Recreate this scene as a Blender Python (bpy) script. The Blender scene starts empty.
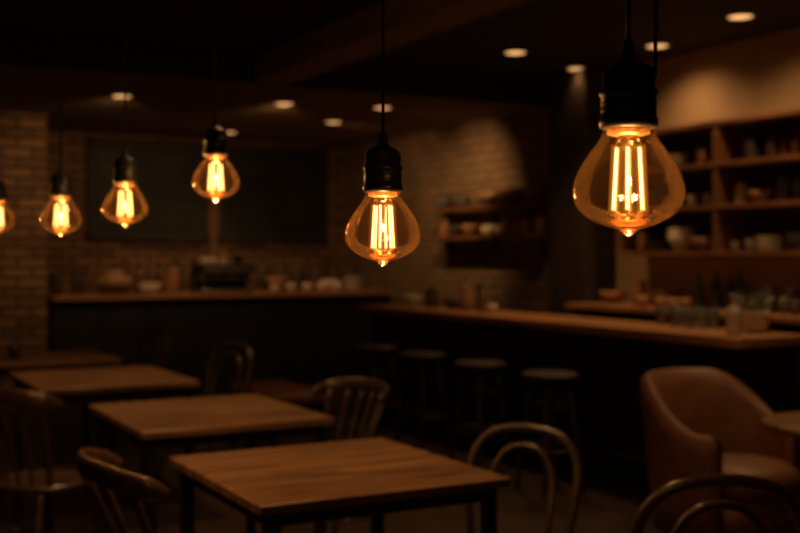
import bpy, bmesh, math, random
from mathutils import Vector, Matrix
random.seed(7)
C = bpy.context
sc = C.scene
sc.view_settings.view_transform = 'Standard'

# ------------------------------------------------------------------ materials
def new_mat(name):
    m = bpy.data.materials.new(name); m.use_nodes = True
    nt = m.node_tree; nt.nodes.clear()
    out = nt.nodes.new('ShaderNodeOutputMaterial')
    return m, nt, out
def link(nt, a, b): nt.links.new(a, b)
def princ(name, col, rough=0.5, metal=0.0, var=0.25, scale=8.0, stretch=(1,1,1), bump=0.0, spec=0.5):
    m, nt, out = new_mat(name)
    p = nt.nodes.new('ShaderNodeBsdfPrincipled')
    p.inputs['Roughness'].default_value = rough
    p.inputs['Metallic'].default_value = metal
    p.inputs['Specular IOR Level'].default_value = spec
    tc = nt.nodes.new('ShaderNodeTexCoord'); mp = nt.nodes.new('ShaderNodeMapping')
    mp.inputs['Scale'].default_value = stretch
    nz = nt.nodes.new('ShaderNodeTexNoise'); nz.inputs['Scale'].default_value = scale
    nz.inputs['Detail'].default_value = 5
    link(nt, tc.outputs['Object'], mp.inputs[0]); link(nt, mp.outputs[0], nz.inputs['Vector'])
    rp = nt.nodes.new('ShaderNodeValToRGB')
    rp.color_ramp.elements[0].position = 0.3; rp.color_ramp.elements[1].position = 0.7
    rp.color_ramp.elements[0].color = tuple(c*(1-var) for c in col)+(1,)
    rp.color_ramp.elements[1].color = tuple(min(1,c*(1+var)) for c in col)+(1,)
    link(nt, nz.outputs['Fac'], rp.inputs[0]); link(nt, rp.outputs[0], p.inputs['Base Color'])
    if bump:
        bp = nt.nodes.new('ShaderNodeBump'); bp.inputs['Strength'].default_value = bump
        bp.inputs['Distance'].default_value = 0.01
        link(nt, nz.outputs['Fac'], bp.inputs['Height']); link(nt, bp.outputs[0], p.inputs['Normal'])
    link(nt, p.outputs[0], out.inputs[0])
    return m
def brickish(name, c1, c2, mortar, axes, bw, bh, rough=0.8, ms=0.012, bump=0.6, spec=0.3, offset=0.5, noise=True):
    m, nt, out = new_mat(name)
    p = nt.nodes.new('ShaderNodeBsdfPrincipled'); p.inputs['Roughness'].default_value = rough
    p.inputs['Specular IOR Level'].default_value = spec
    g = nt.nodes.new('ShaderNodeNewGeometry'); sp = nt.nodes.new('ShaderNodeSeparateXYZ'); cb = nt.nodes.new('ShaderNodeCombineXYZ')
    link(nt, g.outputs['Position'], sp.inputs[0])
    link(nt, sp.outputs[axes[0]], cb.inputs[0]); link(nt, sp.outputs[axes[1]], cb.inputs[1])
    b = nt.nodes.new('ShaderNodeTexBrick')
    b.inputs['Color1'].default_value = c1+(1,); b.inputs['Color2'].default_value = c2+(1,); b.inputs['Mortar'].default_value = mortar+(1,)
    b.inputs['Scale'].default_value = 1.0; b.inputs['Brick Width'].default_value = bw; b.inputs['Row Height'].default_value = bh
    b.inputs['Mortar Size'].default_value = ms; b.offset = offset
    link(nt, cb.outputs[0], b.inputs['Vector'])
    nz = nt.nodes.new('ShaderNodeTexNoise'); nz.inputs['Scale'].default_value = 3; nz.inputs['Detail'].default_value = 6
    link(nt, g.outputs['Position'], nz.inputs['Vector'])
    mr = nt.nodes.new('ShaderNodeMapRange'); mr.inputs['To Min'].default_value = 0.55; mr.inputs['To Max'].default_value = 1.35
    link(nt, nz.outputs['Fac'], mr.inputs['Value'])
    mx = nt.nodes.new('ShaderNodeMix'); mx.data_type = 'RGBA'; mx.blend_type = 'MULTIPLY'; mx.inputs[0].default_value = 1
    link(nt, b.outputs['Color'], mx.inputs[6]); link(nt, mr.outputs[0], mx.inputs[7])
    link(nt, mx.outputs[2], p.inputs['Base Color'])
    bp = nt.nodes.new('ShaderNodeBump'); bp.inputs['Strength'].default_value = bump; bp.inputs['Distance'].default_value = 0.01; bp.invert = True
    link(nt, b.outputs['Fac'], bp.inputs['Height']); link(nt, bp.outputs[0], p.inputs['Normal'])
    link(nt, p.outputs[0], out.inputs[0])
    return m
def emis(name, col, s):
    m, nt, out = new_mat(name)
    e = nt.nodes.new('ShaderNodeEmission'); e.inputs[0].default_value = col+(1,); e.inputs[1].default_value = s
    link(nt, e.outputs[0], out.inputs[0])
    return m
def halo_mat(name, fac, st):  # see-through emission imitating the glow around a filament
    m, nt, out = new_mat(name)
    e = nt.nodes.new('ShaderNodeEmission'); e.inputs[0].default_value = (1,.30,.035,1); e.inputs[1].default_value = st
    t = nt.nodes.new('ShaderNodeBsdfTransparent')
    a = nt.nodes.new('ShaderNodeMixShader'); a.inputs[0].default_value = fac
    link(nt, t.outputs[0], a.inputs[1]); link(nt, e.outputs[0], a.inputs[2]); link(nt, a.outputs[0], out.inputs[0])
    return m
def bulb_glass():
    m, nt, out = new_mat('amber_glass')
    lw = nt.nodes.new('ShaderNodeLayerWeight'); lw.inputs[0].default_value = 0.25
    rp = nt.nodes.new('ShaderNodeValToRGB')
    rp.color_ramp.elements[0].position = 0.0; rp.color_ramp.elements[0].color = (.97,.86,.70,1)
    rp.color_ramp.elements[1].position = 0.95; rp.color_ramp.elements[1].color = (.6,.32,.12,1)
    link(nt, lw.outputs['Facing'], rp.inputs[0])
    t = nt.nodes.new('ShaderNodeBsdfTransparent'); link(nt, rp.outputs[0], t.inputs[0])
    tl = nt.nodes.new('ShaderNodeBsdfTranslucent'); tl.inputs[0].default_value = (1,.5,.18,1)
    mr = nt.nodes.new('ShaderNodeMapRange'); mr.inputs['To Min'].default_value = .002; mr.inputs['To Max'].default_value = .016
    mr.inputs['From Min'].default_value = .15; mr.inputs['From Max'].default_value = 1.0
    link(nt, lw.outputs['Facing'], mr.inputs['Value'])
    m1 = nt.nodes.new('ShaderNodeMixShader'); link(nt, mr.outputs[0], m1.inputs[0])
    link(nt, t.outputs[0], m1.inputs[1]); link(nt, tl.outputs[0], m1.inputs[2])
    g = nt.nodes.new('ShaderNodeBsdfGlossy'); g.inputs['Roughness'].default_value = .04; g.inputs[0].default_value = (1,.85,.65,1)
    fr = nt.nodes.new('ShaderNodeFresnel'); fr.inputs[0].default_value = 1.4
    m2 = nt.nodes.new('ShaderNodeMixShader')
    link(nt, fr.outputs[0], m2.inputs[0]); link(nt, m1.outputs[0], m2.inputs[1]); link(nt, g.outputs[0], m2.inputs[2])
    link(nt, m2.outputs[0], out.inputs[0])
    return m
def clear_glass(name, tint=(.8,.75,.65), fac=.12):
    m, nt, out = new_mat(name)
    t = nt.nodes.new('ShaderNodeBsdfTransparent'); t.inputs[0].default_value = tint+(1,)
    d = nt.nodes.new('ShaderNodeBsdfDiffuse'); d.inputs[0].default_value = (.7,.65,.55,1)
    m1 = nt.nodes.new('ShaderNodeMixShader'); m1.inputs[0].default_value = fac
    link(nt, t.outputs[0], m1.inputs[1]); link(nt, d.outputs[0], m1.inputs[2])
    g = nt.nodes.new('ShaderNodeBsdfGlossy'); g.inputs['Roughness'].default_value = .12
    fr = nt.nodes.new('ShaderNodeFresnel'); fr.inputs[0].default_value = 1.5
    m2 = nt.nodes.new('ShaderNodeMixShader')
    link(nt, fr.outputs[0], m2.inputs[0]); link(nt, m1.outputs[0], m2.inputs[1]); link(nt, g.outputs[0], m2.inputs[2])
    link(nt, m2.outputs[0], out.inputs[0])
    return m

def oak():
    m, nt, out = new_mat('table_oak')
    p = nt.nodes.new('ShaderNodeBsdfPrincipled'); p.inputs['Roughness'].default_value=.38
    tc = nt.nodes.new('ShaderNodeTexCoord'); mp = nt.nodes.new('ShaderNodeMapping'); mp.inputs['Scale'].default_value=(1.1,15,6)
    n1 = nt.nodes.new('ShaderNodeTexNoise'); n1.inputs['Scale'].default_value=2.2; n1.inputs['Detail'].default_value=7; n1.inputs['Distortion'].default_value=.5
    link(nt, tc.outputs['Object'], mp.inputs[0]); link(nt, mp.outputs[0], n1.inputs['Vector'])
    rp = nt.nodes.new('ShaderNodeValToRGB'); e=rp.color_ramp.elements
    e[0].position=.36; e[0].color=(.10,.048,.021,1); e[1].position=.66; e[1].color=(.39,.20,.09,1)
    k=rp.color_ramp.elements.new(.48); k.color=(.26,.13,.056,1)
    link(nt, n1.outputs['Fac'], rp.inputs[0])
    sp = nt.nodes.new('ShaderNodeTexBrick'); sp.inputs['Scale'].default_value=1; sp.inputs['Brick Width'].default_value=3; sp.inputs['Row Height'].default_value=.145
    sp.inputs['Mortar Size'].default_value=.0015; sp.inputs['Color1'].default_value=(1,1,1,1); sp.inputs['Color2'].default_value=(.72,.72,.72,1); sp.inputs['Mortar'].default_value=(.3,.3,.3,1)
    link(nt, tc.outputs['Object'], sp.inputs['Vector'])
    mx = nt.nodes.new('ShaderNodeMix'); mx.data_type='RGBA'; mx.blend_type='MULTIPLY'; mx.inputs[0].default_value=1
    link(nt, rp.outputs[0], mx.inputs[6]); link(nt, sp.outputs['Color'], mx.inputs[7]); link(nt, mx.outputs[2], p.inputs['Base Color'])
    bp = nt.nodes.new('ShaderNodeBump'); bp.inputs['Strength'].default_value=.12; bp.inputs['Distance'].default_value=.004
    link(nt, n1.outputs['Fac'], bp.inputs['Height']); link(nt, bp.outputs[0], p.inputs['Normal'])
    link(nt, p.outputs[0], out.inputs[0]); return m
M_table = oak()
M_dark = princ('black_steel', (.010,.009,.008), .45, .3, var=.3)
M_chair = princ('dark_bentwood', (.062,.034,.020), .28, var=.35, scale=12, stretch=(6,6,1), spec=.7)
M_stool = princ('stool_wood', (.030,.016,.009), .5, var=.3)
M_leather = princ('tan_leather', (.17,.066,.023), .5, var=.18, scale=14, bump=.1)
M_bench = princ('bench_leather', (.15,.052,.022), .5, var=.18, scale=14, bump=.1)
M_bartop = princ('bar_wood', (.40,.19,.075), .32, var=.35, scale=3, stretch=(12,1,12), bump=.04)
M_barbody = princ('bar_panel_black', (.010,.009,.008), .55, var=.3)
M_shelf = princ('shelf_wood', (.20,.083,.033), .5, var=.3, scale=4, stretch=(8,1,8))
M_shelfback = princ('shelf_back', (.038,.022,.012), .7, var=.3)
M_post = princ('frame_wood', (.15,.08,.04), .6, var=.3)
M_chalk = princ('chalkboard_slate', (.012,.014,.011), .6, var=.5, scale=3)
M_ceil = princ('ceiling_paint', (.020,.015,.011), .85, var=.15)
M_beam = princ('beam_wood', (.20,.115,.06), .7, var=.25, scale=3, stretch=(8,1,8))
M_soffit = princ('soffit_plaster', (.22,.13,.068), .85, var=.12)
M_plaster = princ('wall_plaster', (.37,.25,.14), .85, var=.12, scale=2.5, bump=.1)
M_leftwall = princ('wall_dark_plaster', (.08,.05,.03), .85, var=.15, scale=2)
M_brickY = brickish('brick_wall_back', (.32,.175,.085), (.16,.09,.045), (.06,.038,.023), (0,2), .28, .095, ms=.014)
M_brickX = brickish('brick_wall_side', (.32,.21,.12), (.25,.16,.09), (.17,.11,.065), (1,2), .28, .095, bump=.4, ms=.014)
M_floor = brickish('floor_planks', (.058,.030,.015), (.038,.020,.010), (.009,.005,.004), (1,0), 1.6, .14, rough=.38, ms=.004, bump=.15, spec=.4, offset=.37)
M_black = princ('socket_black', (.014,.014,.014), .36, .2, var=.2, scale=30)
M_cord = princ('fabric_cord', (.004,.004,.004), .85, spec=.1)
M_brass = princ('aged_brass', (.35,.2,.08), .35, .9, var=.2)
M_glass = bulb_glass()
M_stem = clear_glass('stem_glass', (.95,.8,.6), .01)
M_fil = emis('filament_glow', (1,.60,.20), 12)
M_halo = halo_mat('halo_sleeve', .4, 1.5)  # glowing coat on each filament, stands in for its orange halo
M_halo2 = halo_mat('halo_sleeve_outer', .10, 1.0)  # wider, fainter shell that carries the halo further out
M_down = emis('downlight_lens', (1,.50,.18), 1.4)
M_trimring = princ('downlight_trim', (.25,.15,.08), .4, .4)
M_white = princ('ceramic_cream', (.62,.52,.40), .35, var=.08)
M_terra = princ('terracotta', (.32,.15,.07), .6, var=.2)
M_darkcer = princ('dark_ceramic', (.06,.04,.03), .4, var=.3)
M_basket = princ('wicker', (.22,.13,.06), .8, var=.5, scale=40)
M_bread = princ('bread_crust', (.42,.24,.11), .75, var=.35, scale=10)
M_steel = princ('brushed_steel', (.45,.40,.35), .3, .9, var=.1)
M_cg = clear_glass('drinking_glass')
M_amberb = princ('amber_bottle', (.10,.04,.012), .12, var=.1, spec=.8)
M_greenb = princ('green_bottle', (.02,.035,.015), .12, var=.1, spec=.8)
M_leaf = princ('herb_leaf', (.10,.12,.045), .6, var=.4)

# ------------------------------------------------------------------ builder
def catmull(pts, n=6, closed=False):
    pts = [Vector(p) for p in pts]; N = len(pts); out = []
    rng = range(N if closed else N-1)
    for i in rng:
        if closed: p0,p1,p2,p3 = pts[(i-1)%N],pts[i],pts[(i+1)%N],pts[(i+2)%N]
        else:
            p1,p2 = pts[i],pts[i+1]
            p0 = pts[i-1] if i>0 else p1*2-p2
            p3 = pts[i+2] if i+2<N else p2*2-p1
        for k in range(n):
            t=k/n
            out.append(0.5*((2*p1)+(-p0+p2)*t+(2*p0-5*p1+4*p2-p3)*t*t+(-p0+3*p1-3*p2+p3)*t**3))
    if not closed: out.append(pts[-1])
    return out

class B:
    def __init__(s, mats): s.bm = bmesh.new(); s.mats = mats
    def _mark(s, faces, mi, smooth):
        for f in faces: f.material_index = mi; f.smooth = smooth
    def box(s, c, d, mi=0, bev=0.0, rz=0.0):
        r = bmesh.ops.create_cube(s.bm, size=1)
        vs = r['verts']
        bmesh.ops.scale(s.bm, vec=d, verts=vs)
        fs = list({f for v in vs for f in v.link_faces})
        s._mark(fs, mi, False)
        if bev:
            es = list({e for v in vs for e in v.link_edges})
            rr = bmesh.ops.bevel(s.bm, geom=es, offset=bev, segments=3, profile=.5, affect='EDGES', clamp_overlap=True)
            vs = list({v for f in rr['faces'] for v in f.verts} | {v for v in vs if v.is_valid})
            s._mark(rr['faces'], mi, True)
        if rz: bmesh.ops.rotate(s.bm, cent=(0,0,0), matrix=Matrix.Rotation(rz,3,'Z'), verts=vs)
        bmesh.ops.translate(s.bm, vec=c, verts=vs)
    def rings(s, rings, mi, close=False, caps=True, smooth=True):
        vr = [[s.bm.verts.new(p) for p in ring] for ring in rings]
        n = len(vr[0]); fs=[]
        m = len(vr)
        for i in range(m if close else m-1):
            a, b = vr[i], vr[(i+1)%m]
            for j in range(n):
                fs.append(s.bm.faces.new((a[j], a[(j+1)%n], b[(j+1)%n], b[j])))
        if caps and not close:
            fs.append(s.bm.faces.new(list(reversed(vr[0])))); fs.append(s.bm.faces.new(vr[-1]))
        s._mark(fs, mi, smooth)
    def tube(s, pts, r, mi=0, seg=10, closed=False, smooth_n=6, flat=None):
        P = catmull(pts, smooth_n, closed) if smooth_n>1 else [Vector(p) for p in pts]
        N = len(P); rings=[]; prev=None
        for i,p in enumerate(P):
            if closed: t = P[(i+1)%N]-P[(i-1)%N]
            else: t = P[min(i+1,N-1)]-P[max(i-1,0)]
            t.normalize()
            if flat or prev is None:
                up = Vector((0,0,1)) if abs(t.z)<.9 or flat else Vector((0,1,0))
                nrm = t.cross(up).normalized()
            else:
                nrm = (prev - t*prev.dot(t)).normalized()
            prev = nrm; bn = nrm.cross(t).normalized()
            if isinstance(r,(list,tuple)):
                k = i/(N-1)*(len(r)-1); a=int(min(k,len(r)-2)); rr = r[a]*(1-(k-a))+r[a+1]*(k-a)
            else: rr = r
            ra, rb = (flat if flat else (rr, rr))
            if flat:
                e = min(i, N-1-i)/ (N*.12); sc_ = min(1, .35+.65*min(1,e)**.6); rb = rb*sc_
            rings.append([p + nrm*ra*math.cos(a2*2*math.pi/seg) + bn*rb*math.sin(a2*2*math.pi/seg) for a2 in range(seg)])
        s.rings(rings, mi, close=closed)
    def lathe(s, prof, c=(0,0,0), mi=0, seg=24, sx=1, sy=1, smooth=True, cap=True):
        cx,cy,cz = c
        rings=[[Vector((cx+max(r,1e-4)*sx*math.cos(k*2*math.pi/seg), cy+max(r,1e-4)*sy*math.sin(k*2*math.pi/seg), cz+z)) for k in range(seg)] for r,z in prof]
        s.rings(rings, mi, caps=cap, smooth=smooth)
    def done(s, name, loc=(0,0,0), rz=0, parent=None, sc_=1.0):
        bmesh.ops.recalc_face_normals(s.bm, faces=s.bm.faces)
        me = bpy.data.meshes.new(name); s.bm.to_mesh(me); s.bm.free()
        for m in s.mats: me.materials.append(m)
        o = bpy.data.objects.new(name, me); C.collection.objects.link(o)
        o.location = loc; o.rotation_euler = (0,0,rz); o.scale=(sc_,)*3
        if parent: o.parent = parent
        return o
def copy(o, loc, rz=0, sc_=1.0):
    n = bpy.data.objects.new(o.name.split('.')[0], o.data); C.collection.objects.link(n)
    n.location = loc; n.rotation_euler=(0,0,rz); n.scale=(sc_,)*3
    return n
def slab(name, lo, hi, mat):
    b = B([mat]); c=[(lo[i]+hi[i])/2 for i in range(3)]; d=[hi[i]-lo[i] for i in range(3)]
    b.box((0,0,0), d, 0); return b.done(name, c)

# ------------------------------------------------------------------ room
XL, XR, YF, YB, ZC = -1.4, 6.0, -2.0, 12.5, 3.0
slab('floor', (XL-.1,YF-.1,-.1), (XR+.1,YB+.1,0), M_floor)
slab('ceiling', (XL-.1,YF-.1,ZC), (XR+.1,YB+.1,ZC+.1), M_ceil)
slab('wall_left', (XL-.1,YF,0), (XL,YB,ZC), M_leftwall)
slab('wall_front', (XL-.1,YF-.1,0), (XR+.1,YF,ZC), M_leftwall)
slab('wall_back', (XL-.1,YB,0), (XR+.1,YB+.1,ZC), M_brickY)
b = B([M_brickX, M_plaster])
b.box((XR+.05,10.15,1.5),(.1,4.7,3.0),0); b.box((XR+.05,2.9,1.5),(.1,9.8,3.0),1)
b.done('wall_right')
slab('wall_brick_pier', (XL,11.0,0), (2.10,12.5,2.8), M_brickY)
b = B([M_shelfback]); b.box((5.84,7.55,1.5),(.32,.5,3.0),0,.01); b.box((5.84,7.55,.08),(.36,.54,.16),0,.01); b.done('wall_pilaster')
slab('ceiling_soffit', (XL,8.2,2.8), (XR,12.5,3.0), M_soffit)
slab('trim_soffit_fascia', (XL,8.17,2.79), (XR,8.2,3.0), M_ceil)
b = B([M_beam]); b.box((3.27,3.1,2.9),(.3,10.1,.2),0,.01); b.done('ceiling_beam')
slab('baseboard_left', (XL,YF,0), (XL+.02,11.0,.12), M_shelfback)
slab('baseboard_right', (XR-.02,YF,0), (XR,7.3,.12), M_shelfback)
slab('trim_board_post', (4.205,12.44,1.09), (4.315,12.5,2.8), M_post)

def chalk(x0,x1,seed):
    b = B([M_chalk, M_shelfback, M_darkcer])
    w=x1-x0; h=1.14
    b.box((0,0,0),(w,.03,h),0)
    for sx in (-1,1): b.box((sx*(w/2-.025),-.02,0),(.05,.05,h),1,.004)
    for sz in (-1,1): b.box((0,-.02,sz*(h/2-.025)),(w,.05,.05),1,.004)
    b.box((0,-.05,-h/2+.03),(w*.9,.06,.02),1)
    rr=random.Random(seed)
    for c in range(2):
        for k in range(7):
            L=rr.uniform(.2,.45); b.box((-w/2+.15+c*w*.47+L/2,-.0165,.38-k*.11),(L,.002,.012),2)
    return b.done('chalkboard', ((x0+x1)/2, YB-.016, 2.17))
chalk(2.80,4.20,1); chalk(4.32,5.72,2)

# ------------------------------------------------------------------ lights
WARM=(1,.55,.225)
def downlight(x,y,z=ZC,power=60,size=2.0,blend=.9,aim=None):
    b = B([M_trimring, M_down])
    b.lathe([(.075,-.001),(.098,-.002),(.100,-.010),(.093,-.014),(.080,-.012),(.075,-.001)], mi=0, seg=28, cap=False)
    b.lathe([(.080,-.006),(.07,-.010),(.04,-.0115),(.0,-.012)], mi=1, seg=28, cap=False)
    o = b.done('recessed_downlight', (x,y,z))
    l = bpy.data.lights.new('downlight_spot','SPOT'); l.energy=power; l.color=WARM; l.spot_size=size; l.spot_blend=blend; l.shadow_soft_size=.06
    lo = bpy.data.objects.new('downlight_spot', l); C.collection.objects.link(lo); lo.parent=o; lo.location=(0,0,-.03)
    if aim:
        v=Vector(aim)-Vector((x,y,z-.03)); lo.rotation_euler=v.to_track_quat('-Z','Y').to_euler()
downlight(5.36,5.28,3.0,33,2.3,1.0,(5.6,5.3,2.0)); downlight(5.57,6.31,3.0,30,2.4,1.0,(5.75,6.3,2.0)); downlight(5.67,7.4,3.0,8); downlight(4.80,7.03,3.0,55)
downlight(4.75,4.65,3.0,45)  # unseen fitting added to light the near end of the bar
downlight(4.68,8.99,2.8,85,1.25,1.0,(6.0,9.5,2.0)); downlight(4.75,10.2,2.8,26,1.9,1.0,(6.0,10.9,1.7))
downlight(3.79,9.17,2.8,48,1.7,1.0,(4.4,12.5,1.2)); downlight(2.4,9.38,2.8,48,1.7,1.0,(2.6,12.5,1.1)); downlight(4.15,11.6,2.8,42)
downlight(1.1,9.3,2.8,24,1.8,1.0,(1.1,11.0,1.5))  # out of view, added so the brick pier gets light
downlight(1.6,3.1,3.0,60,1.6); downlight(1.6,4.8,3.0,55,1.6); downlight(1.6,6.3,3.0,58,1.7); downlight(3.7,3.6,3.0,42,1.6)  # unseen overhead fittings, added to light the tables and armchair

# ------------------------------------------------------------------ pendants
BULB=[(.027,0),(.029,-.008),(.034,-.018),(.044,-.032),(.0555,-.050),(.062,-.068),(.0625,-.079),(.0585,-.092),(.047,-.104),(.031,-.1125),(.018,-.1165),(.010,-.119),(.007,-.1225),(.004,-.1255),(0.0005,-.1265)]
_p = catmull([(r,0,z) for r,z in BULB],4)
BULBP=[(max(v.x,.0003),v.z) for v in _p]
def pendant(x,y,z,extra=False,power=7):
    top = ZC - z
    b = B([M_black, M_brass, M_cord])
    b.lathe([(.0285,-.004),(.0325,-.003),(.0335,.004),(.0325,.008),(.031,.010),(.031,.032),(.033,.034),(.033,.038),(.030,.040),(.030,.058),(.027,.064),(.020,.069),(.012,.072),(.008,.080),(.0065,.094),(.004,.097)], mi=0, seg=40)
    for k in range(2): b.lathe([(.031,.014+k*.008),(.032,.016+k*.008),(.031,.018+k*.008)], mi=0, seg=40, cap=False)
    b.tube([(0,0,.09),(0,0,top-.02)], .0028, 2, 8, smooth_n=1)
    if extra:
        b.tube([(.026,-.014,.055),(.027,-.0145,.09),(.027,-.0145,.3),(.027,-.0145,top-.02)], .0024, 2, 8, smooth_n=3)
    b.lathe([(.0,top-.03),(.045,top-.028),(.055,top-.018),(.055,top)], mi=0, seg=28)
    b.lathe([(.024,-.004),(.024,-.010),(.016,-.012),(0,-.012)], mi=1, seg=24, cap=False)
    o = b.done('pendant_lamp', (x,y,z))
    g = B([M_glass]); g.lathe(BULBP, seg=64, cap=False); g.done('bulb_glass', parent=o)
    f = B([M_fil, M_halo, M_stem, M_brass, M_halo2])
    n=6
    for k in range(n):
        a=.26-.496+k*2*math.pi/n
        r0,r1=.0145,.0185
        p0=Vector((r0*math.cos(a),r0*math.sin(a),-.026)); p1=Vector((r1*math.cos(a),r1*math.sin(a),-.096))
        f.tube([p0,p1],.0015,0,8,smooth_n=1)
        f.tube([p0+Vector((0,0,.001)),p1-Vector((0,0,.001))],.0027,1,10,smooth_n=1)
        f.tube([p0+Vector((0,0,.003)),p1-Vector((0,0,.003))],.0065,4,12,smooth_n=1)  # outer shell added only as the filament's soft halo
        f.tube([(p0.x*.3,p0.y*.3,-.012),(p0.x,p0.y,-.018),p0],.0006,3,5,smooth_n=3)
        f.tube([p1,(p1.x*.5,p1.y*.5,-.102),(0,0,-.101)],.0006,3,5,smooth_n=3)
    f.lathe([(.012,-.010),(.009,-.02),(.004,-.03),(.003,-.1),(.005,-.104),(0,-.107)], mi=2, seg=16, cap=False)
    f.done('filament', parent=o)
    l = bpy.data.lights.new('bulb_light','POINT'); l.energy=power; l.color=(1,.53,.19); l.shadow_soft_size=.012
    lo = bpy.data.objects.new('bulb_light', l); C.collection.objects.link(lo); lo.parent=o; lo.location=(0,0,-.062)
pendant(.827,.985,1.597,True,4)
pendant(.854,1.639,1.558,False,5)
pendant(.976,2.836,1.718,False,7)
pendant(.81,3.13,1.656,False,7)
pendant(.719,3.556,1.635,False,7)
pendant(.640,4.29,1.652,False,7)

# ------------------------------------------------------------------ furniture
def table(x,y,w,l):
    b = B([M_table, M_dark]); 
    b.box((0,0,.734),(w,l,.032),0,.006)
    lx,ly=w/2-.05,l/2-.05
    for sx in (-1,1):
        b.box((sx*lx,0,.695),(.025,2*ly,.04),1)
        for sy in (-1,1): b.box((sx*lx,sy*ly,.357),(.04,.04,.714),1,.003)
    for sy in (-1,1): b.box((0,sy*ly,.695),(2*lx,.025,.04),1)
    return b.done('dining_table',(x,y,0))
table(1.55,3.345,.84,.87); table(1.61,4.81,.84,.93); table(1.53,6.46,.86,1.0); table(1.50,7.95,.84,.92)

def bentwood():
    b = B([M_chair])
    b.lathe([(0,.445),(.17,.447),(.195,.455),(.205,.452),(.21,.44),(.205,.425),(.19,.42),(0,.42)], seg=40, cap=False)
    R=.0165
    half=[(-.205,-.255,.0),(-.195,-.215,.25),(-.19,-.195,.45),(-.212,-.225,.62),(-.21,-.262,.76),(-.14,-.288,.855)]
    b.tube(half+[(0,-.297,.882)]+[(-p[0],p[1],p[2]) for p in reversed(half)], R,0,12,smooth_n=7)
    h2=[(-.115,-.165,.44),(-.125,-.20,.58),(-.122,-.24,.70),(-.075,-.265,.79)]
    b.tube(h2+[(0,-.272,.815)]+[(-p[0],p[1],p[2]) for p in reversed(h2)], .013,0,10,smooth_n=7)
    for s in (-1,1):
        b.tube([(s*.145,.13,.43),(s*.165,.165,.25),(s*.185,.20,0)], [.019,.016,.012],0,12)
    b.tube([(.19*math.cos(a*math.pi/6),.19*math.sin(a*math.pi/6)-.01,.24) for a in range(12)], .009,0,8,closed=True,smooth_n=3)
    for s in (-1,1):
        b.tube([(s*.19,-.195,.33),(s*.17,-.15,.40),(s*.13,-.12,.43)],.009,0,8,smooth_n=4)
    return b
def place(back, f, s=1.0, dist=.27):
    L=math.hypot(*f); fx,fy=f[0]/L,f[1]/L
    return (back[0]+fx*dist*s, back[1]+fy*dist*s, 0), math.atan2(-fx,fy)
loc,rz=place((2.32,3.33),(-.80,-.60))
bw=bentwood().done('bentwood_chair',loc,rz,sc_=.935)
for back,f,s in [((2.065,2.10),(.4756,.8796),1.0),((2.54,7.03),(-.95,-.3),.98),((2.34,8.28),(-.95,-.3),1.0)]:
    loc,rz=place(back,f); copy(bw,loc,rz,s)

def spindle():
    b = B([M_chair])
    b.lathe([(0,.452),(.14,.45),(.19,.458),(.21,.455),(.215,.443),(.205,.428),(.17,.42),(0,.42)], seg=40, sy=.97, cap=False)
    for sx in (-1,1):
        b.tube([(sx*.13,.13,.43),(sx*.155,.165,.24),(sx*.18,.20,0)],[.016,.02,.017,.012],0,12)
        b.tube([(sx*.13,-.13,.43),(sx*.155,-.175,.24),(sx*.18,-.22,0)],[.016,.02,.017,.012],0,12)
        b.tube([(sx*.158,.17,.21),(sx*.158,-.18,.21)],.010,0,8,smooth_n=1)
    b.tube([(-.158,0,.21),(.158,0,.21)],.010,0,8,smooth_n=1)
    rail=[(-.245,-.12,.80),(-.225,-.20,.825),(-.14,-.262,.845),(0,-.29,.85),(.14,-.262,.845),(.225,-.20,.825),(.245,-.12,.80)]
    b.tube(rail,.02,0,12,smooth_n=6,flat=(.013,.034))
    for k in range(6):
        t=-1+2*k/5
        x0=t*.155; y0=-.165+.06*t*t
        x1=t*.21; y1=-.288+.075*abs(t)**2.2
        r=.013 if k in (0,5) else .0075
        b.tube([(x0,y0,.445),(x0*.6+x1*.4,(y0*.6+y1*.4)+.012,.62),(x1,y1,.825)],r,0,8,smooth_n=4)
    return b
loc,rz=place((.74,3.2),(1,0),dist=.26)
sp=spindle().done('spindle_chair',loc,rz)
for back,f,s in [((.72,4.93),(.87,.5),1.02),((2.48,4.92),(-.95,-.3),.95)]:
    loc,rz=place(back,f); copy(sp,loc,rz,s)

def stool():
    b=B([M_stool,M_dark])
    b.lathe([(0,.715),(.13,.714),(.165,.722),(.175,.716),(.178,.70),(.17,.685),(0,.68)],seg=32,cap=False)
    for k in range(4):
        a=math.pi/4+k*math.pi/2; c_,s_=math.cos(a),math.sin(a)
        b.tube([(.11*c_,.11*s_,.69),(.165*c_,.165*s_,.3),(.205*c_,.205*s_,0)],[.017,.016,.014],0,10,smooth_n=3)
    b.tube([(.172*math.cos(a*math.pi/6),.172*math.sin(a*math.pi/6),.26) for a in range(12)],.009,0,8,closed=True,smooth_n=3)
    b.tube([(.135*math.cos(a*math.pi/6),.135*math.sin(a*math.pi/6),.52) for a in range(12)],.006,1,8,closed=True,smooth_n=3)
    return b.done('bar_stool',(4.08,5.6,0))
st=stool()
for y in (6.4,7.2,7.95): copy(st,(4.08,y,0),.2)

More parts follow.
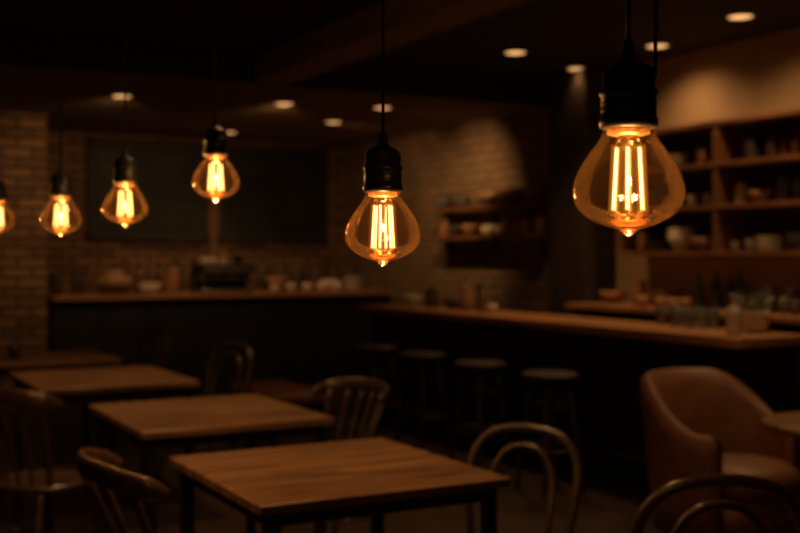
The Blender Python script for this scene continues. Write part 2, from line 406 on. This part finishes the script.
b=B([M_bartop,M_barbody,M_dark])
b.box((4.73,6.72,.972),(.56,4.66,.055),0,.006)
b.box((4.78,6.74,.472),(.42,4.5,.944),1)
for k in range(10): b.box((4.563,4.6+k*.475,.5),(.02,.03,.86),1)
b.box((4.56,6.74,.06),(.03,4.5,.12),2); b.box((4.56,6.74,.90),(.03,4.5,.08),2)
b.tube([(4.42,4.7,.22),(4.42,8.8,.22)],.015,2,10,smooth_n=1)
for k in range(5): b.box((4.49,4.8+k*.98,.22),(.14,.02,.02),2)
b.done('bar_counter')
b=B([M_bartop,M_barbody])
b.box((5.73,5.6,1.04),(.52,3.4,.04),0,.005); b.box((5.76,5.6,.51),(.44,3.36,1.02),1)
for k in range(5): b.box((5.535,4.3+k*.65,.52),(.015,.58,.85),1,.003)
b.done('back_bar_cabinet')
b=B([M_bartop,M_barbody,M_dark])
b.box((4.02,11.3,1.03),(3.74,.64,.045),0,.006); b.box((4.02,11.34,.504),(3.7,.52,1.008),1)
for k in range(8): b.box((2.42+k*.46,11.07,.52),(.4,.015,.8),1,.003)
b.done('service_counter')

b=B([M_shelf,M_shelfback])
b.box((5.98,5.85,1.92),(.02,2.1,.94),1)
for y in (4.82,5.86,6.90): b.box((5.84,y,1.92),(.28,.045,.96),0,.003)
for z in (2.385,2.09,1.79,1.46): b.box((5.84,5.86,z),(.29,2.12,.035),0,.003)
b.done('bar_shelf_unit')
for z in (1.90,1.62):
    b=B([M_shelf,M_dark]); b.box((5.86,9.1,z),(.27,2.0,.04),0,.003)
    for y in (8.3,9.1,9.9): b.box((5.97,y,z-.09),(.02,.025,.16),1); b.box((5.88,y,z-.03),(.2,.02,.02),1)
    b.done('wall_shelf')

def armchair(loc, rz):
    b=B([M_leather,M_dark])
    N=56; rings=[]
    for i in range(N+1):
        a=math.radians(-125+250*i/N)
        w=abs(a)/math.radians(125)
        t=min(1,max(0,(w-.26)/.62)); h=.855-.25*t*t*(3-2*t)
        lean=.06*max(0,math.cos(a))
        d=Vector((math.sin(a),-math.cos(a),0))
        ri,ro=.285,.385
        if w>.93: k=(w-.93)/.07; shr=.035*k*k
        else: shr=0
        ri2,ro2=ri+shr,ro-shr; h2=h-shr
        sec=[(ri2,.10),(ri2+.005,.35),(ri2+.015+lean*.5,h2-.07),(ri2+.025+lean,h2-.03),(ri2+.045+lean,h2-.006),(ri2+.06+lean,h2),(ro2-.03+lean,h2-.006),(ro2-.008+lean,h2-.03),(ro2+lean*.9,h2-.07),(ro2+lean*.5,h2-.22),(ro2,.33),(ro2-.03,.10)]
        rings.append([d*r+Vector((0,0,z)) for r,z in sec])
    b.rings(rings,0)
    b.lathe([(0,.10),(.24,.10),(.30,.12),(.30,.29),(0,.30)],seg=40,cap=False,c=(0,.03,0))
    b.lathe([(0,.29),(.24,.295),(.275,.32),(.285,.36),(.275,.41),(.23,.44),(.12,.452),(0,.455)],seg=40,cap=False,c=(0,.06,0),sy=1.05)
    for sx in (-1,1):
        for y in (-.2,.22): b.tube([(sx*.2,y,.12),(sx*.22,y*1.08,0)],[.02,.013],1,10,smooth_n=2)
    return b.done('tub_armchair',loc,rz)
armchair((4.03,4.05,0), math.atan2(-.10,-.99))

b=B([M_table,M_dark])
b.lathe([(0,.75),(.34,.75),(.35,.745),(.352,.735),(.345,.72),(0,.715)],seg=56,cap=False)
b.lathe([(0,.02),(.22,.018),(.225,.0)],mi=1,seg=40); b.lathe([(.05,.02),(.03,.05),(.028,.66),(.06,.715)],mi=1,seg=24)
b.done('round_cafe_table',(3.86,3.19,0))
b=B([M_bench,M_dark])
b.box((0,0,.40),(.5,.95,.09),0,.03); b.box((0,0,.34),(.46,.9,.05),1)
for sx in (-1,1):
    for sy in (-1,1): b.box((sx*.2,sy*.42,.16),(.04,.04,.32),1)
b.done('upholstered_bench',(3.2,7.9,0))

# ------------------------------------------------------------------ small objects
def p_bottle(h,r): return [(0,0),(r*.95,.0),(r,.01),(r,h*.55),(r*.85,h*.64),(r*.38,h*.74),(r*.33,h*.95),(r*.4,h*.96),(r*.4,h),(0,h)]
def p_glass(h,r): return [(0,0),(r*.75,0),(r,h),(r*.94,h),(r*.7,.01),(0,.01)]
def p_bowl(h,r): return [(0,0),(r*.45,0),(r*.5,h*.1),(r*.85,h*.5),(r,h),(r*.95,h),(r*.8,h*.5),(r*.4,h*.15),(0,h*.15)]
def p_jar(h,r): return [(0,0),(r*.9,0),(r,h*.06),(r,h*.72),(r*.8,h*.82),(r*.85,h*.84),(r*.85,h*.96),(r*.3,h*.97),(r*.25,h*1.03),(0,h*1.04)]
def p_cup(h,r): return [(0,0),(r*.6,0),(r*.95,h*.4),(r,h),(r*.93,h),(r*.85,h*.4),(0,h*.1)]
def p_plate(h,r): return [(0,0),(r*.6,0),(r,h),(r*.98,h),(r*.6,h*.3),(0,h*.3)]
def cluster(name, mats, items):
    b=B(mats)
    for (kind,x,y,z,h,r,mi) in items:
        b.lathe({'b':p_bottle,'g':p_glass,'w':p_bowl,'j':p_jar,'c':p_cup,'p':p_plate}[kind](h,r),(x,y,z),mi,18,cap=False)
    return b.done(name)
rnd=random.uniform
def row(kind,x,y0,y1,z,h,r,mi,gap=1.3,axis='y',jit=.03):
    out=[]; y=y0
    while y<y1:
        hh=h*rnd(.85,1.1); rr=r*rnd(.9,1.08)
        xx=x+rnd(-jit,jit)
        out.append((kind,xx,y,z,hh,rr,mi) if axis=='y' else (kind,y,xx,z,hh,rr,mi))
        y+=r*2*gap*rnd(1,1.25)
    return out
def plates(x,y,z,n,r,mi): return [('p',x,y,z+.012*k,.02,r,mi) for k in range(n)]
S=[M_cg,M_white,M_terra,M_darkcer,M_amberb,M_greenb]
cluster('shelf_glassware',S, row('g',5.83,4.92,5.30,1.4775,.12,.034,0)+plates(5.84,5.48,1.4775,8,.10,1)+row('c',5.82,5.66,5.78,1.4775,.08,.04,1))
cluster('shelf_bowls',S, [('w',5.83,6.08,1.4775,.10,.11,2),('w',5.83,6.32,1.4775,.13,.12,1),('w',5.83,6.32,1.52,.13,.115,1)]+plates(5.84,6.56,1.4775,6,.10,3)+[('j',5.84,6.77,1.4775,.16,.05,2)])
cluster('shelf_crockery',S, row('g',5.83,4.92,5.25,1.8075,.15,.038,0)+[('j',5.84,5.36,1.8075,.19,.055,3),('w',5.84,5.56,1.8075,.09,.09,2),('j',5.84,5.74,1.8075,.15,.05,1)])
cluster('shelf_crockery',S, row('c',5.83,5.95,6.25,1.8075,.09,.042,1)+plates(5.84,6.40,1.8075,5,.10,1)+row('g',5.84,6.56,6.80,1.8075,.14,.036,0))
cluster('shelf_bottles',S, row('b',5.85,4.92,5.35,2.1075,.22,.036,4)+row('j',5.84,5.45,5.75,2.1075,.17,.055,3))
cluster('shelf_bottles',S, row('j',5.84,5.97,6.2,2.1075,.15,.05,2)+[('w',5.84,6.40,2.1075,.10,.10,1)]+row('b',5.85,6.56,6.80,2.1075,.21,.034,5))
cluster('wall_shelf_crockery',S,
    row('j',5.85,8.2,8.7,1.64,.15,.055,2)+row('c',5.85,8.8,9.15,1.64,.10,.05,1)+[('w',5.84,9.32,1.64,.11,.11,2),('w',5.84,9.6,1.64,.10,.10,3)]+row('j',5.85,9.78,10.0,1.64,.16,.05,2))
cluster('wall_shelf_jars',S, row('j',5.85,9.45,10.0,1.92,.14,.055,3))
b=B([M_basket,M_bread])
for (y,r) in ((8.30,.13),(8.66,.15),(9.02,.14)):
    b.lathe([(0,0),(r*.7,0),(r,.09),(r*1.03,.1),(r*.95,.1),(r*.65,.02),(0,.02)],(5.85,y,1.92),0,20,cap=False,sx=.8)
    for k in range(3):
        rr=r*.5; b.lathe([(0,-rr*.6),(rr*.7,-rr*.4),(rr,0),(rr*.75,rr*.42),(0,rr*.6)],(5.85+rnd(-.03,.03),y+(k-1)*r*.5,2.03),1,14,cap=False)
b.done('bread_baskets')
cluster('bar_bottles',S, row('b',5.80,4.2,4.9,1.06,.27,.037,4,1.5)+row('j',5.8,5.1,5.5,1.06,.18,.06,3,1.3)+row('b',5.85,5.75,6.2,1.06,.26,.037,5,1.7)+plates(5.78,6.5,1.06,9,.11,2)+[('j',5.8,6.78,1.06,.2,.06,2),('w',5.76,7.05,1.06,.10,.11,2)])
cluster('bar_glassware',S, row('g',5.58,4.3,5.6,1.06,.12,.036,0,1.5)+row('c',5.56,6.0,6.5,1.06,.08,.04,2,1.6))
cluster('condiment_bottle',[M_white],[('b',4.62,4.60,1.0,.23,.043,0)])
cluster('counter_glasses',[M_cg], row('g',4.88,5.0,5.6,1.0,.12,.036,0,1.3)+row('g',4.78,5.0,5.3,1.0,.13,.036,0,1.5))
# potted herb at the end of the bar
b=B([M_white,M_leaf,M_darkcer])
b.lathe([(0,0),(.055,0),(.07,.03),(.075,.11),(.08,.115),(.072,.12),(.066,.10),(0,.10)],mi=0,seg=24,cap=False)
b.lathe([(0,.101),(.066,.10)],mi=2,seg=20,cap=False)
rl=random.Random(4)
for k in range(34):
    a=rl.uniform(0,6.28); e=rl.uniform(.35,1.45); L=rl.uniform(.07,.15)
    d=Vector((math.cos(a)*math.cos(e),math.sin(a)*math.cos(e),math.sin(e)))
    base=Vector((rl.uniform(-.03,.03),rl.uniform(-.03,.03),.10)); tip=base+d*L
    b.tube([base,base+d*L*.5+Vector((0,0,.01)),tip],.0015,1,5,smooth_n=2)
    s_=d.cross(Vector((0,0,1))).normalized()*.016; u=d*.035
    vs=[b.bm.verts.new(p) for p in (tip-u*.3,tip+s_+u*.4,tip+u*1.3-Vector((0,0,.008)),tip-s_+u*.4)]
    f_=b.bm.faces.new(vs); f_.material_index=1
b.done('potted_herb',(4.87,4.68,1.0))
cluster('counter_jars',S,[('j',4.80,7.45,1.0,.24,.075,0),('j',4.78,7.70,1.0,.20,.065,2),('w',4.82,7.97,1.0,.09,.10,3),('j',4.80,8.3,1.0,.17,.06,3),('c',4.7,7.2,1.0,.07,.04,1),('w',4.8,8.65,1.0,.10,.09,1)])
Z=1.053
cluster('storage_jars',S, row('j',11.35,2.25,2.5,Z,.24,.065,3,axis='x'))
cluster('stacked_bowls',S, [('w',3.16,11.25,Z,.08,.12,1),('w',3.16,11.25,Z+.03,.08,.12,1),('j',3.4,11.25,Z,.26,.075,2)])
cluster('counter_bottles',S, row('b',11.53,2.9,3.5,Z,.30,.04,4,1.3,'x',.0)+row('b',11.54,3.55,4.4,Z,.40,.05,3,1.6,'x',.0))
cluster('counter_cups',S, row('c',11.15,4.5,5.3,Z,.09,.05,1,1.7,axis='x')+[('w',4.6,11.33,Z,.16,.12,2),('j',4.85,11.34,Z,.27,.08,3)]+row('c',11.33,5.0,5.2,Z,.1,.055,2,axis='x',jit=.01)+row('j',11.5,4.5,5.7,Z,.26,.065,3,1.5,axis='x',jit=.01)+plates(5.5,11.25,Z,12,.13,1)+[('w',5.22,11.3,Z,.12,.1,1)])
b=B([M_basket,M_bread])
b.lathe([(0,0),(.15,0),(.19,.1),(.20,.11),(.18,.11),(.14,.02),(0,.02)],(0,0,0),0,24,cap=False)
for k in range(6):
    a=k*1.05; b.lathe([(0,-.06),(.06,-.04),(.085,0),(.065,.045),(0,.06)],(.09*math.cos(a),.09*math.sin(a),.13),1,14,cap=False)
b.lathe([(0,-.05),(.06,-.035),(.085,0),(.06,.045),(0,.06)],(0,0,.19),1,14,cap=False)
b.done('bread_basket',(2.80,11.22,Z))
b=B([M_steel,M_dark,M_white])
b.box((0,0,.16),(.72,.36,.08),1,.02); b.box((0,.12,.10),(.70,.12,.16),1,.01); b.box((0,-.02,.03),(.74,.36,.04),0,.01)
b.box((0,0,.30),(.76,.38,.16),1,.03); b.box((0,-.195,.30),(.66,.01,.06),0); b.box((0,-.06,.065),(.66,.24,.02),1)
for sx in (-.2,.2):
    b.lathe([(0,.0),(.035,.0),(.04,.03),(.04,.06),(0,.06)],(sx,-.14,.175),1,18,cap=False)
    b.tube([(sx,-.16,.19),(sx,-.24,.175)],.012,1,8,smooth_n=1)
for sx in (-.33,.33): b.tube([(sx,-.16,.28),(sx,-.20,.2),(sx,-.19,.1)],.006,0,8,smooth_n=4)
for k in range(3): b.lathe(p_cup(.07,.045),(-.28+k*.13,-.05,.381),2,14,cap=False)
b.lathe(p_jar(.13,.06),(.2,.0,.381),1,14,cap=False); b.lathe(p_bowl(.08,.1),(-.2,.08,.381),2,14,cap=False)
b.done('espresso_machine',(3.95,11.24,Z),sc_=.8)
cluster('table_candle_holder',[M_darkcer],[('c',1.28,7.85,.75,.10,.045,0)])

# ------------------------------------------------------------------ world + camera
w=bpy.data.worlds.new('World'); sc.world=w; w.use_nodes=True
w.node_tree.nodes['Background'].inputs[0].default_value=(.02,.012,.006,1); w.node_tree.nodes['Background'].inputs[1].default_value=.3
cam=bpy.data.cameras.new('camera'); co=bpy.data.objects.new('camera',cam); C.collection.objects.link(co)
co.location=(0,0,1.45); co.rotation_euler=(math.radians(90),0,math.radians(-28.4))
cam.lens=50; cam.sensor_width=36; cam.shift_y=-.0144; cam.clip_start=.05
cam.dof.use_dof=True; cam.dof.focus_distance=1.55; cam.dof.aperture_fstop=3.8
sc.camera=co
